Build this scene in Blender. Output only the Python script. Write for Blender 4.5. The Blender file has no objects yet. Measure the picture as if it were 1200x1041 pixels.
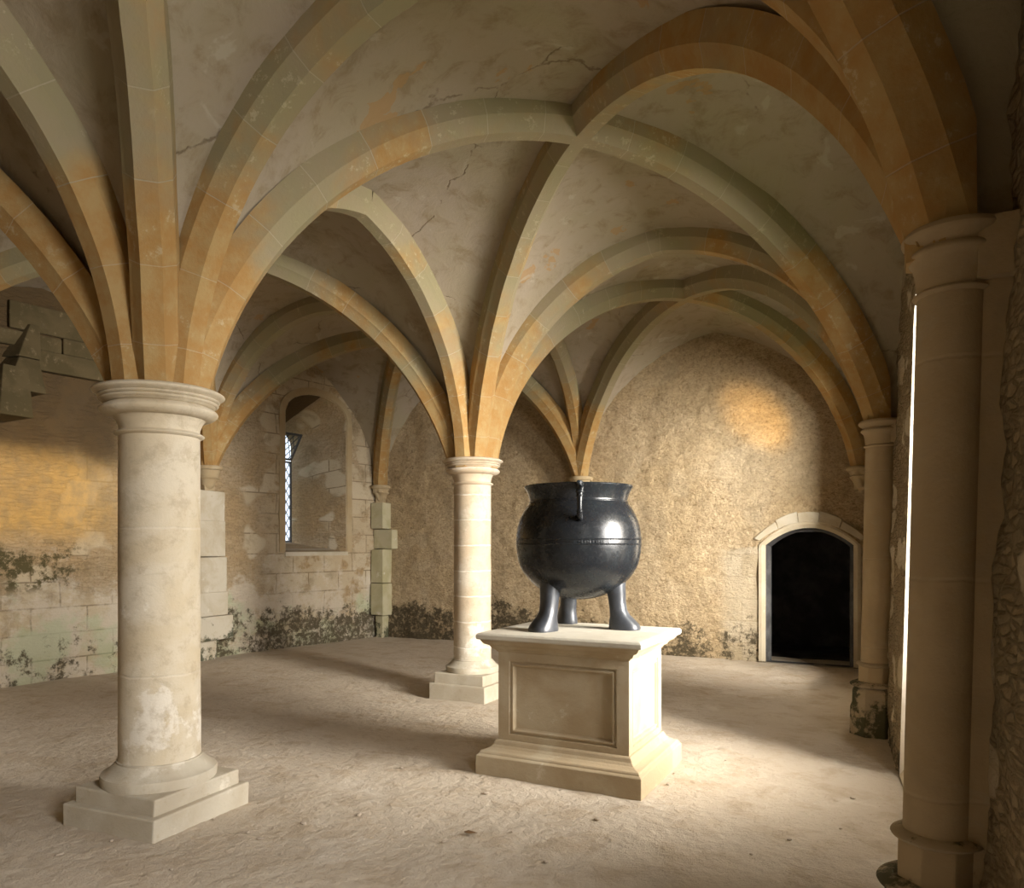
import bpy, bmesh, math, random
from mathutils import Vector, Matrix, noise
random.seed(7)
SC = bpy.context.scene
COL = SC.collection
TH = math.radians(27.35)
CT, ST = math.cos(TH), math.sin(TH)
EYE = 1.6

# ------------------------------------------------------------------ materials
class NT:
    def __init__(self, name):
        self.m = bpy.data.materials.new(name); self.m.use_nodes = True
        self.t = self.m.node_tree; self.t.nodes.clear()
        self.out = self.t.nodes.new('ShaderNodeOutputMaterial')
        self.b = self.t.nodes.new('ShaderNodeBsdfPrincipled')
        self.t.links.new(self.b.outputs[0], self.out.inputs[0])
        self.b.inputs['Roughness'].default_value = .95
        self.b.inputs['Specular IOR Level'].default_value = .15
        tc = self.t.nodes.new('ShaderNodeTexCoord')
        self.obj = tc.outputs['Object']; self.uv = tc.outputs['UV']
    def set(self, sock, v):
        if hasattr(v, 'is_output'): self.t.links.new(v, sock)
        elif isinstance(v, (tuple, list)) and len(v) == 3 and sock.type == 'RGBA': sock.default_value = (*v, 1)
        else: sock.default_value = v
    def map(self, vec, scale=(1,1,1), loc=(0,0,0), rot=(0,0,0)):
        n = self.t.nodes.new('ShaderNodeMapping'); self.set(n.inputs[0], vec)
        n.inputs[1].default_value = loc; n.inputs[2].default_value = rot; n.inputs[3].default_value = scale
        return n.outputs[0]
    def noise(self, vec, scale, detail=6, rough=.6, dist=0):
        n = self.t.nodes.new('ShaderNodeTexNoise'); self.set(n.inputs['Vector'], vec)
        n.inputs['Scale'].default_value = scale; n.inputs['Detail'].default_value = detail
        n.inputs['Roughness'].default_value = rough; n.inputs['Distortion'].default_value = dist
        return n.outputs[0]
    def vor(self, vec, scale, feature='F1', out='Distance', rnd=1):
        n = self.t.nodes.new('ShaderNodeTexVoronoi'); n.feature = feature
        self.set(n.inputs['Vector'], vec); n.inputs['Scale'].default_value = scale
        n.inputs['Randomness'].default_value = rnd
        return n.outputs[out]
    def brick(self, vec, scale, w, h, mortar=.02, c1=(1,1,1), c2=(.8,.8,.8), cm=(0,0,0)):
        n = self.t.nodes.new('ShaderNodeTexBrick'); self.set(n.inputs['Vector'], vec)
        n.inputs['Scale'].default_value = scale; n.inputs['Brick Width'].default_value = w
        n.inputs['Row Height'].default_value = h; n.inputs['Mortar Size'].default_value = mortar
        n.inputs['Mortar Smooth'].default_value = .4
        n.inputs['Color1'].default_value = (*c1,1); n.inputs['Color2'].default_value = (*c2,1)
        n.inputs['Mortar'].default_value = (*cm,1)
        return n.outputs['Color'], n.outputs['Fac']
    def ramp(self, f, a, b, lo=0., hi=1.):
        n = self.t.nodes.new('ShaderNodeMapRange'); n.clamp = True; n.interpolation_type = 'SMOOTHSTEP'
        self.set(n.inputs[0], f); n.inputs[1].default_value = a; n.inputs[2].default_value = b
        n.inputs[3].default_value = lo; n.inputs[4].default_value = hi
        return n.outputs[0]
    def math(self, op, a, b=0.):
        n = self.t.nodes.new('ShaderNodeMath'); n.operation = op
        self.set(n.inputs[0], a); self.set(n.inputs[1], b); return n.outputs[0]
    def mix(self, f, a, b, mode='MIX'):
        n = self.t.nodes.new('ShaderNodeMix'); n.data_type = 'RGBA'; n.blend_type = mode
        self.set(n.inputs[0], f); self.set(n.inputs[6], a); self.set(n.inputs[7], b); return n.outputs[2]
    def sep(self, v):
        n = self.t.nodes.new('ShaderNodeSeparateXYZ'); self.set(n.inputs[0], v); return n.outputs
    def comb(self, x, y, z):
        n = self.t.nodes.new('ShaderNodeCombineXYZ')
        for i, v in enumerate((x, y, z)): self.set(n.inputs[i], v)
        return n.outputs[0]
    def bump(self, h, strength=.5, dist=.02, prev=None):
        n = self.t.nodes.new('ShaderNodeBump'); self.set(n.inputs['Height'], h)
        n.inputs['Strength'].default_value = strength; n.inputs['Distance'].default_value = dist
        if prev: self.t.links.new(prev, n.inputs['Normal'])
        return n.outputs[0]
    def done(self, color, normal=None, rough=None):
        self.set(self.b.inputs['Base Color'], color)
        if normal: self.t.links.new(normal, self.b.inputs['Normal'])
        if rough is not None: self.set(self.b.inputs['Roughness'], rough)
        return self.m

def mat_plaster():
    s = NT('vault_plaster'); o = s.obj
    n1 = s.noise(o, 1.1, 5, .55, .4); n2 = s.noise(o, 5, 8, .65, .5); n3 = s.noise(o, 40, 4, .6)
    c = s.mix(s.ramp(n1, .35, .65), (.315,.265,.185), (.33,.275,.21))
    c = s.mix(s.ramp(s.noise(s.map(o, loc=(7,3,1)), .9, 4), .48, .70, 0, .7), c, (.30,.265,.175))
    c = s.mix(s.ramp(n2, .47, .70, 0, .75), c, (.22,.17,.10))
    n5 = s.noise(s.map(o, loc=(3,9,5)), 2.3, 5, .55, .3)
    c = s.mix(s.ramp(n5, .655, .675, 0, .6), c, (.36,.21,.08))            # ochre scars
    c = s.mix(s.ramp(s.noise(s.map(o, loc=(11,2,4)), 3, 6, .6, .6), .62, .68, 0, .5), c, (.42,.38,.30))
    wob = s.comb(s.noise(o, 3, 6), s.noise(s.map(o, loc=(4,0,0)), 3, 6), s.noise(s.map(o, loc=(0,4,0)), 3, 6))
    crk = s.vor(s.mix(.16, o, wob), .8, 'DISTANCE_TO_EDGE')
    cm = s.math('MULTIPLY', s.ramp(crk, .0, .006, 1, 0), s.ramp(s.noise(o, 1.7), .52, .58))
    c = s.mix(s.math('MULTIPLY', cm, .7), c, (.14,.10,.06))
    c = s.mix(s.ramp(n3, .55, .75, 0, .18), c, (.30,.24,.15))
    nb = s.bump(n2, .5, .03); nb = s.bump(n3, .35, .008, nb); nb = s.bump(cm, .6, -.01, nb)
    return s.done(c, nb)

def mat_rib():
    s = NT('rib_stone'); o = s.obj; u = s.sep(s.uv)
    z = s.sep(o)[2]
    n1 = s.noise(o, 1.6, 4, .5, .3); n2 = s.noise(o, 7, 7, .65); n3 = s.noise(o, 45, 4, .65)
    c = s.mix(s.ramp(n1, .4, .62), (.265,.23,.135), (.285,.235,.15))
    c = s.mix(s.ramp(n2, .45, .7, 0, .5), c, (.27,.24,.13))
    blk, _ = s.brick(s.comb(u[0], s.math('ADD', u[1], .2), 0.), 1., .42, 1.0, .004, (1,1,1), (.0,.0,.0))
    # ochre limewash, thick over the springers and patchy above
    xo = s.sep(o)[0]; yo = s.sep(o)[1]
    low = s.math('ADD', s.ramp(z, 2.6, 4.5, .24, .0), s.math('MULTIPLY', s.ramp(xo, -2.0, -1.0, 0, .16), s.ramp(yo, 5.2, 4.2)))
    rnd = s.math('MULTIPLY', s.math('SUBTRACT', s.sep(blk)[0], .5), .10)
    o1 = s.math('ADD', s.math('ADD', s.noise(s.map(o, loc=(5,5,5)), .85, 5, .6, .3), low), rnd)
    c = s.mix(s.ramp(o1, .50, .68, 0, .92), c, s.mix(s.ramp(n2, .35, .65), (.34,.19,.062), (.37,.25,.105)))
    wear = s.math('MULTIPLY', s.ramp(s.noise(o, 14, 8, .75), .56, .62), s.ramp(s.noise(s.map(o, loc=(2,2,8)), 2.2, 3), .46, .60))
    c = s.mix(s.math('MULTIPLY', wear, .35), c, (.55,.48,.34))
    _, jf = s.brick(s.comb(u[0], s.math('ADD', u[1], .2), 0.), 1., .42, 1.0, .0035)
    c = s.mix(s.math('MULTIPLY', jf, .35), c, (.48,.42,.32))
    nb = s.bump(n2, .35, .02); nb = s.bump(n3, .4, .006, nb); nb = s.bump(jf, .5, -.006, nb)
    return s.done(c, nb)

def mat_column(name='column_stone', base=(.60,.54,.43), alt=(.52,.44,.31), row=.42, joint=(.72,.67,.57), jamt=.5, moss=0., palef=.65):
    s = NT(name); o = s.obj; x, y, z = s.sep(o)
    n1 = s.noise(o, 2.2, 5, .55, .5); n2 = s.noise(o, 10, 8, .7); n3 = s.noise(o, 70, 3, .6)
    c = s.mix(s.ramp(n1, .38, .62), base, alt)
    zz = s.math('ADD', z, s.math('MULTIPLY', s.noise(o, 6, 4), .03))
    blk = s.math('FLOOR', s.math('DIVIDE', zz, row))
    wn = s.t.nodes.new('ShaderNodeTexWhiteNoise'); wn.noise_dimensions = '1D'; s.set(wn.inputs['W'], blk)
    c = s.mix(s.math('MULTIPLY', wn.outputs[0], .32), c, alt)
    fr = s.math('ABSOLUTE', s.math('SUBTRACT', s.math('FRACT', s.math('DIVIDE', zz, row)), .5))
    j = s.ramp(fr, .5 - .012/row, .5, 0, 1)
    c = s.mix(s.math('MULTIPLY', j, jamt), c, joint)
    low = s.ramp(z, .5, 1.3, .10, 0)
    pale = s.math('ADD', s.noise(s.map(o, loc=(4,4,9)), 3.2, 8, .7, .2), low)
    c = s.mix(s.ramp(pale, .60, .66, 0, palef), c, (.72,.68,.60))
    c = s.mix(s.ramp(n2, .48, .68, 0, .5), c, (.36,.29,.20))
    n6 = s.noise(s.map(o, (1,1,1.8), (3,8,1)), 4.5, 9, .75, .6)
    c = s.mix(s.ramp(n6, .54, .64, 0, .45), c, (.40,.34,.24))
    if moss:
        mk = s.math('ADD', s.noise(o, 5, 6, .7), s.ramp(z, 0, .9, .12*moss, -.15))
        c = s.mix(s.ramp(mk, .52, .62, 0, .85), c, (.055,.06,.035))
    nb = s.bump(n2, .3, .015); nb = s.bump(n3, .3, .004, nb); nb = s.bump(j, .4, -.006, nb)
    return s.done(c, nb)

def mat_dressed(name, base=(.55,.49,.38), alt=(.48,.39,.27), pale=.5, moss=0., mz=1.0):
    s = NT(name); o = s.obj; z = s.sep(o)[2]
    n1 = s.noise(o, 2.6, 5, .55, .5); n2 = s.noise(o, 11, 8, .7); n3 = s.noise(o, 70, 3, .6)
    c = s.mix(s.ramp(n1, .38, .62), base, alt)
    c = s.mix(s.ramp(n2, .55, .74, 0, .5), c, (.32,.25,.16))
    c = s.mix(s.ramp(s.noise(s.map(o, loc=(4,4,9)), 4, 8, .7), .6, .68, 0, pale), c, (.70,.66,.57))
    if moss:
        mk = s.math('ADD', s.noise(o, 4, 7, .72), s.ramp(z, 0, mz, .14*moss, -.18))
        c = s.mix(s.ramp(mk, .53, .62, 0, .9), c, (.05,.055,.03))
    nb = s.bump(n2, .4, .015); nb = s.bump(n3, .3, .004, nb)
    return s.done(c, nb)

def mat_wall(name, kind):
    """coursed rubble with lime patches and dark algae near the floor; uv = metres along the wall, height"""
    s = NT(name); uv = s.uv; o = s.obj; x, z, _ = s.sep(uv)
    wob = s.noise(uv, 2.5, 5, .6)
    wv = s.mix(.06, uv, s.t.nodes.new('ShaderNodeTexNoise').outputs['Color'])
    n1 = s.noise(o, 1.0, 5, .55, .4); n2 = s.noise(o, 6, 8, .7); n3 = s.noise(o, 30, 6, .7)
    sc = {'left': (5, 22, 1), 'back': (15, 24, 1), 'right': (11, 30, 1), 'plain': (6, 20, 1)}[kind]
    sv = s.map(s.mix(.06, uv, s.comb(s.noise(uv, 5, 8, .75), s.noise(s.map(uv, loc=(5,5,0)), 5, 8, .75), 0.)), sc)
    cell = s.vor(sv, 1., 'F1', 'Color'); edge = s.vor(sv, 1., 'DISTANCE_TO_EDGE')
    cr = s.sep(cell)[0]
    c = s.mix(s.ramp(n1, .36, .64), (.40,.29,.16), (.43,.35,.24))
    if kind == 'back': c = s.mix(s.ramp(n1, .36, .64), (.55,.42,.25), (.57,.45,.29))
    if kind == 'right': c = s.mix(s.ramp(n1, .36, .64), (.37,.29,.18), (.33,.27,.17))
    c = s.mix(s.math('MULTIPLY', cr, .35), c, (.32,.23,.13))
    gap = s.ramp(edge, .0, .09, 1, 0)
    c = s.mix(s.math('MULTIPLY', gap, {'left': .22, 'back': .10, 'right': .35, 'plain': .22}[kind]), c, (.16,.11,.055))
    c = s.mix(s.ramp(n3, .45, .70, 0, .65), c, (.22,.15,.08))
    if kind == 'back':
        pt = s.noise(s.map(o, loc=(2,5,4)), 17, 5, .7)
        c = s.mix(s.ramp(pt, .52, .66, 0, .6), c, (.24,.165,.085))
    # dressed blocks left in the face
    bc, bf = s.brick(s.map(uv, loc=(.13,.07,0)), 1., .62, .31, .012, (1,1,1), (0,0,0), (.5,.5,.5))
    bsel = s.ramp(s.noise(s.map(uv, loc=(1.7,9.3,0)), 1.3 if kind != 'back' else .8, 2, .5), .56, .60)
    if kind == 'right':
        bsel = s.ramp(s.vor(s.map(uv, (2.2,3.1,1), (1.2,.45,0)), 1., 'F1', 'Distance', .9), .42, .36)
        bf = s.math('MULTIPLY', bf, 0.)
    bsel = s.math('MULTIPLY', bsel, 1.)
    if kind == 'left':
        lowb = s.ramp(z, .8, 1.15, 1, 0)
        fr = s.ramp(x, 6.3, 6.7, 1, 0)
        bsel = s.math('MAXIMUM', bsel, s.math('MULTIPLY', lowb, fr))
        around = s.math('MULTIPLY', s.ramp(x, 8.2, 8.5), s.ramp(s.noise(s.map(uv, loc=(3,3,0)), 3), .42, .48))
        bsel = s.math('MAXIMUM', bsel, s.math('MULTIPLY', around, .8))
    if kind == 'back':
        bf = s.math('MULTIPLY', bf, .25)
        bx = s.math('MULTIPLY', s.ramp(x, 6.0, 6.25), s.ramp(s.math('ADD', z, s.math('MULTIPLY', wob, .3)), 1.75, 1.7))
        bsel = s.math('MAXIMUM', s.math('MULTIPLY', bsel, .25), bx)
    bcol = s.mix(s.math('MULTIPLY', s.sep(bc)[0], .8), (.54,.47,.35), (.44,.35,.22))
    bcol = s.mix(s.ramp(n2, .5, .72, 0, .5), bcol, (.42,.36,.27))
    bcol = s.mix(s.math('MULTIPLY', s.math('MULTIPLY', bf, s.ramp(n2, .3, .5)), .85), bcol, (.17,.13,.08))
    bsel = s.math('MULTIPLY', bsel, s.ramp(n2, .30, .42, .35, 1)); c = s.mix(s.math('MULTIPLY', bsel, .85), c, bcol)
    dirt = s.noise(s.map(o, loc=(12,1,5)), 3.1, 9, .75, .4)
    c = s.mix(s.ramp(dirt, .50, .66, 0, .55 if kind != 'back' else .3), c, (.23,.175,.10))
    if kind in ('left', 'plain'):
        # pale lime and green bloom
        lw = s.math('ADD', s.noise(s.map(uv, loc=(8,1,0)), 1.9, 9, .75), s.ramp(z, .6, 2.0, .10, -.16))
        c = s.mix(s.ramp(lw, .50, .64, 0, .65), c, (.56,.50,.41))
        gw = s.math('ADD', s.noise(s.map(uv, loc=(2,6,0)), 1.6, 6, .6), s.ramp(z, .3, 1.6, .08, -.12))
        c = s.mix(s.ramp(gw, .54, .66, 0, .5), c, (.38,.45,.28))
        # ochre wash on the fireplace breast
        och = s.math('MULTIPLY', s.math('MULTIPLY', s.ramp(x, 6.6, 5.6), s.ramp(z, 1.5, 1.9)), s.ramp(n1, .3, .5, .55, .9))
        c = s.mix(och, c, s.mix(s.ramp(n2, .4, .65), (.50,.32,.11), (.36,.25,.11)))
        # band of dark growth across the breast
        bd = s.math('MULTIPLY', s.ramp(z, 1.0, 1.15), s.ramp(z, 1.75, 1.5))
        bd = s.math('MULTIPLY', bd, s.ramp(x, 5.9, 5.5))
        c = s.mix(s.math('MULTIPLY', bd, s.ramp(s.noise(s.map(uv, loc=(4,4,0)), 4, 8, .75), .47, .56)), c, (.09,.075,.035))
        # soot above the fireplace, with the hood's shade painted into the same dark
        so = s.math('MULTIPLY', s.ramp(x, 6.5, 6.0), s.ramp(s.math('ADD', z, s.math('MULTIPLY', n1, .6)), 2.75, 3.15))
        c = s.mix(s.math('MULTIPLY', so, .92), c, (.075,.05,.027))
    # algae and damp at the foot of the wall
    h = {'left': .95, 'back': .75, 'right': .3, 'plain': .5}[kind]
    am = s.math('ADD', s.noise(s.map(o, loc=(1,1,1)), 6, 9, .78), s.ramp(z, h*.25, h*1.25, .10, -.22))
    am = s.math('ADD', am, s.math('MULTIPLY', s.math('SUBTRACT', s.noise(s.map(uv, loc=(6,6,0)), 1.1, 3), .5), .5))
    if kind == 'left': am = s.math('ADD', am, s.ramp(x, 6.2, 7.2, -.13, .0))
    if kind == 'back':
        am = s.math('ADD', am, s.ramp(x, 3.2, 4.6, .06, -.06))
    c = s.mix(s.math('MULTIPLY', s.ramp(am, .485, .58, 0, .95), s.ramp(s.noise(s.map(o, loc=(3,1,7)), 12, 8, .75), .38, .52, .4, 1)), c, (.075,.06,.035))
    hgt = s.math('ADD', s.math('MULTIPLY', s.ramp(edge, 0, .2), s.ramp(bsel, 0, 1, 1, .1)), s.math('MULTIPLY', n2, .6))
    nb = s.bump(hgt, {'back': .35, 'left': .5, 'plain': .5, 'right': .9}[kind], .03)
    nb = s.bump(s.noise(s.map(o, (1,1,1.5)), 14 if kind == 'back' else 26, 6, .72), 1. if kind == 'back' else .7, .05 if kind == 'back' else .016, nb)
    nb = s.bump(n3, .4, .01, nb)
    return s.done(c, nb)

def mat_floor():
    s = NT('dirt_floor'); o = s.obj
    n1 = s.noise(o, .6, 5, .55, .3); n2 = s.noise(o, 3.5, 7, .65, .3); n3 = s.noise(o, 18, 6, .7); n4 = s.noise(o, 110, 3, .6)
    c = s.mix(s.ramp(n1, .35, .65), (.56,.485,.385), (.53,.455,.36))
    c = s.mix(s.ramp(n2, .46, .68, 0, .65), c, (.42,.33,.23))
    c = s.mix(s.ramp(s.noise(s.map(o, loc=(9,9,0)), 1.6, 7, .7), .56, .68, 0, .5), c, (.68,.62,.53))
    c = s.mix(s.ramp(n3, .55, .75, 0, .35), c, (.36,.27,.18))
    sp = s.vor(o, 42, 'F1', 'Distance'); sel = s.ramp(s.noise(o, 9, 3), .55, .62)
    c = s.mix(s.math('MULTIPLY', s.ramp(sp, .10, .18, .6, 0), sel), c, (.26,.20,.14))
    nb = s.bump(n2, .4, .05); nb = s.bump(n3, .7, .032, nb)
    nb = s.bump(s.ramp(s.vor(o, 14, 'SMOOTH_F1', 'Distance'), .1, .6), .25, .014, nb); nb = s.bump(n4, .5, .005, nb)
    return s.done(c, nb)

def mat_simple(name, col, rough=.5, metal=0., bump=0., bscale=40, var=0., vcol=None, spec=.5):
    s = NT(name); s.b.inputs['Metallic'].default_value = metal; s.b.inputs['Specular IOR Level'].default_value = spec
    n = s.noise(s.obj, bscale, 5, .6)
    c = s.mix(s.ramp(s.noise(s.obj, bscale*.2, 6, .7), .4, .7, 0, var), col, vcol or col)
    return s.done(c, s.bump(n, bump, .003) if bump else None, s.ramp(n, .3, .7, rough*.85, min(1, rough*1.2)))

M = {}
M['plaster'] = mat_plaster(); M['rib'] = mat_rib()
M['col'] = mat_column(row=.86, jamt=.22); M['colB'] = mat_column('banded_stone', (.56,.50,.40), (.50,.40,.28), .27, (.74,.69,.60), .85)
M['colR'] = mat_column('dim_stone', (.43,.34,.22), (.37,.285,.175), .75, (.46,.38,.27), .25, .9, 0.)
M['step'] = mat_dressed('step_stone', (.50,.455,.365), (.44,.385,.295))
M['ped'] = mat_dressed('pedestal_stone', (.43,.36,.25), (.37,.29,.185), .3)
M['slab'] = mat_dressed('slab_stone', (.52,.49,.41), (.47,.43,.35))
M['ashlar'] = mat_dressed('ashlar_stone', (.50,.455,.365), (.43,.37,.27), moss=.9, mz=1.0)
M['corbel'] = mat_dressed('corbel_stone', (.40,.32,.20), (.37,.28,.16), .12)
M['hood'] = mat_dressed('hood_stone', (.115,.088,.045), (.085,.066,.032), .04)
M['plinth'] = mat_dressed('mossy_plinth_stone', (.42,.35,.25), (.36,.29,.19), moss=.9, mz=1.3)
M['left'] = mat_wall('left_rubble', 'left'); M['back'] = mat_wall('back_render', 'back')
M['right'] = mat_wall('right_rubble', 'right'); M['plain'] = mat_wall('plain_rubble', 'plain')
M['floor'] = mat_floor(); M['splay'] = mat_wall('splay_rubble', 'plain')
M['iron'] = mat_simple('blackened_bronze', (.010,.011,.013), .25, 0., .04, 30, .5, (.014,.019,.022), .42)
M['ironleg'] = mat_simple('worn_bronze', (.025,.028,.034), .36, 0., .3, 30, .7, (.06,.068,.08), .6)
M['lead'] = mat_simple('lead_came', (.05,.05,.05), .5)
M['oak'] = mat_simple('black_oak', (.02,.018,.016), .6, 0, .6, 20, .5, (.05,.045,.04))
M['dark'] = mat_simple('dark_stone', (.07,.068,.068), .95, 0, 1., 14, .8, (.16,.16,.16), .1)  # plain dark stone for the passage, door reveal, roof slab and outer leaves
M['peb'] = mat_simple('stone_chip', (.45,.38,.30), .9, 0, .6, 60, .5, (.25,.2,.15), .1)
M['leaf'] = mat_simple('dry_leaf', (.16,.09,.04), .8, 0, .4, 60, .5, (.25,.15,.07), .2)
g = NT('old_glass'); g.b.inputs['Transmission Weight'].default_value = 1.; g.b.inputs['Roughness'].default_value = .12
g.b.inputs['IOR'].default_value = 1.1
M['glass'] = g.done((.92,.95,.97))

# ------------------------------------------------------------------ helpers
def tag(o, label=None, cat=None, group=None, kind=None):
    if label: o['label'] = label
    if cat: o['category'] = cat
    if group: o['group'] = group
    if kind: o['kind'] = kind
    return o
def link(name, me, m=None, parent=None):
    o = bpy.data.objects.new(name, me); COL.objects.link(o)
    if m and not me.materials: me.materials.append(m)
    if parent: o.parent = parent
    return o
def obj(name, bm, m, parent=None, smooth=False, bevel=0, seg=2, loc=None):
    bmesh.ops.remove_doubles(bm, verts=bm.verts, dist=1e-5)
    bmesh.ops.recalc_face_normals(bm, faces=bm.faces)
    me = bpy.data.meshes.new(name); bm.to_mesh(me); bm.free()
    if smooth:
        for p in me.polygons: p.use_smooth = True
    o = link(name, me, m, parent)
    if bevel:
        b = o.modifiers.new('bevel', 'BEVEL'); b.width = bevel; b.segments = seg; b.limit_method = 'ANGLE'; b.angle_limit = math.radians(35)
    if smooth == 'auto':
        try:
            bpy.context.view_layer.objects.active = o
            me.set_sharp_from_angle(angle=math.radians(38))
        except Exception: pass
    if loc: o.location = loc
    return o
def empty(name, loc, rz=0):
    o = bpy.data.objects.new(name, None); COL.objects.link(o); o.location = loc; o.rotation_euler = (0,0,rz)
    o.empty_display_size = .2
    return o
def box(bm, x0, x1, y0, y1, z0, z1, jit=0.):
    j = lambda: random.uniform(-jit, jit)
    v = [bm.verts.new((x+j(), y+j(), z+j())) for z in (z0,z1) for y in (y0,y1) for x in (x0,x1)]
    for f in ((0,1,3,2),(4,6,7,5),(0,4,5,1),(2,3,7,6),(0,2,6,4),(1,5,7,3)): bm.faces.new([v[i] for i in f])
    return v
def lathe(bm, prof, n=64, a0=0, a1=2*math.pi, c=(0,0), cap=True):
    full = abs(a1-a0-2*math.pi) < 1e-6
    rings = []
    for r, z in prof:
        rings.append([bm.verts.new((c[0]+r*math.cos(a0+(a1-a0)*i/n), c[1]+r*math.sin(a0+(a1-a0)*i/n), z)) for i in range(n if full else n+1)])
    for a, b in zip(rings, rings[1:]):
        for i in range(len(a) if full else len(a)-1):
            k = (i+1) % len(a); bm.faces.new((a[i], a[k], b[k], b[i]))
    if cap:
        for r in (rings[0], rings[-1]):
            if prof[0 if r is rings[0] else -1][0] > 1e-4: bm.faces.new(r)
    return rings
def rect_lathe(bm, prof, hx, hy, cap=True):
    """moulded rectangular block: prof = [(inset, z)]"""
    rings = []
    for d, z in prof:
        rings.append([bm.verts.new((sx*(hx-d), sy*(hy-d), z)) for sx, sy in ((-1,-1),(1,-1),(1,1),(-1,1))])
    for a, b in zip(rings, rings[1:]):
        for i in range(4): bm.faces.new((a[i], a[(i+1)%4], b[(i+1)%4], b[i]))
    if cap: bm.faces.new(rings[0]); bm.faces.new(rings[-1])
def tube(bm, pts, rad, n=12, flat=1.):
    pts = [Vector(p) for p in pts]; rings = []
    up = Vector((0,0,1))
    for i, p in enumerate(pts):
        t = (pts[min(i+1, len(pts)-1)] - pts[max(i-1, 0)]).normalized()
        s = t.cross(Vector((0,1,0)) if abs(t.z) > .9 else up).normalized(); u = s.cross(t)
        r = rad[i] if isinstance(rad, (list, tuple)) else rad
        rings.append([bm.verts.new(p + s*math.cos(2*math.pi*k/n)*r*flat + u*math.sin(2*math.pi*k/n)*r) for k in range(n)])
    for a, b in zip(rings, rings[1:]):
        for k in range(n): bm.faces.new((a[k], a[(k+1)%n], b[(k+1)%n], b[k]))
    bm.faces.new(rings[0]); bm.faces.new(rings[-1])
def roughen(o, amp, scale, sub=0):
    if sub:
        s = o.modifiers.new('sub', 'SUBSURF'); s.subdivision_type = 'SIMPLE'; s.levels = s.render_levels = sub

# ------------------------------------------------------------------ plan of the room
LEAN = .028
def right_x(y, z=EYE): return .295 - (y-3.0)*.0805 + LEAN*(z-EYE)
def left_x(y): return -9.709 + .137*y
BACK = 10.75; FRONT = -1.0; TOP = 5.1
CROWN = 4.53
NODE = {  # x, y, springing height, radius of the springing
 'A': (-3.94, 3.0, 2.53, .27), 'B': (-4.06, 6.92, 2.53, .27), 'C': (-4.30, 10.60, 2.66, .10), 'AF': (-3.86, FRONT+.1, 2.6, .10),
 'R0': (.50, FRONT+.1, 2.65, .10), 'R1': (.153, 3.0, 2.69, .125), 'R2': (-.13, 7.1, 2.67, .10), 'R3': (-.42, 10.62, 2.63, .09),
 'L0F': (-9.65, FRONT+.1, 2.6, .1), 'L0': (-9.15, 3.2, 2.6, .10), 'L1': (-8.55, 7.3, 2.72, .10), 'L3': (-8.12, 10.62, 2.67, .09)}

# ------------------------------------------------------------------ vault
def arc(D, H, n, back=0.0):
    """points (d, h, nx, nz) along a soffit arc from (0,0) to (D,H)"""
    g = math.atan2(H, D); ts = min(2*g, math.radians(86)); te = 2*g-ts
    chord = math.hypot(D, H); sweep = ts-te; R = chord/(2*math.sin(sweep/2))
    cx = R*math.sin(ts); cz = -R*math.cos(ts)
    res = []
    b = back/R
    for i in range(n+1):
        t = ts + b - (sweep+b)*i/n
        nx, nz = -math.sin(t), math.cos(t)
        res.append((cx+R*nx, cz+R*nz, nx, nz, R*(ts-t)))
    return res
def half_curve(nd, target, n, back=0.):
    """from a springing node towards a crown point; returns list of (point, normal, lateral, length)"""
    x, y, z, r = nd; p = Vector((x, y, z)); t = Vector(target)
    d = Vector((t.x-x, t.y-y, 0)); L = d.length; d.normalize()
    out = []
    for a, h, nx, nz, s in arc(L-r, t.z-z, n, back):
        out.append((p + d*(r+a) + Vector((0,0,h)), d*nx + Vector((0,0,nz)), Vector((-d.y, d.x, 0)), s, max(.03, (r+a)*.96/max(.05, abs(nx)))))
    return out
SEC = [(-.055,-.005),(-.105,.075),(-.120,.095),(-.128,.24),(.128,.24),(.120,.095),(.105,.075),(.055,-.005)]
def rib_mesh(curves, sec=SEC, w=1.0):
    bm = bmesh.new(); uvl = bm.loops.layers.uv.new('UVMap')
    for cv in curves:
        rings = []
        for p, n, s, l, dm in cv:
            j = noise.noise(p*3)*.006
            rings.append(([bm.verts.new(p + s*(a*w+j) + n*min(b, dm)) for a, b in sec], l))
        for (a, la), (b, lb) in zip(rings, rings[1:]):
            for k in range(len(sec)):
                k2 = (k+1) % len(sec)
                f = bm.faces.new((a[k], a[k2], b[k2], b[k]))
                for lp, (u, v) in zip(f.loops, ((la,k),(la,k+1),(lb,k+1),(lb,k))): lp[uvl].uv = (u, v*.05)
        bm.faces.new(rings[0][0]); bm.faces.new(rings[-1][0])
    bmesh.ops.recalc_face_normals(bm, faces=bm.faces)
    me = bpy.data.meshes.new('vault_rib'); bm.to_mesh(me); bm.free()
    return me

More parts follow.
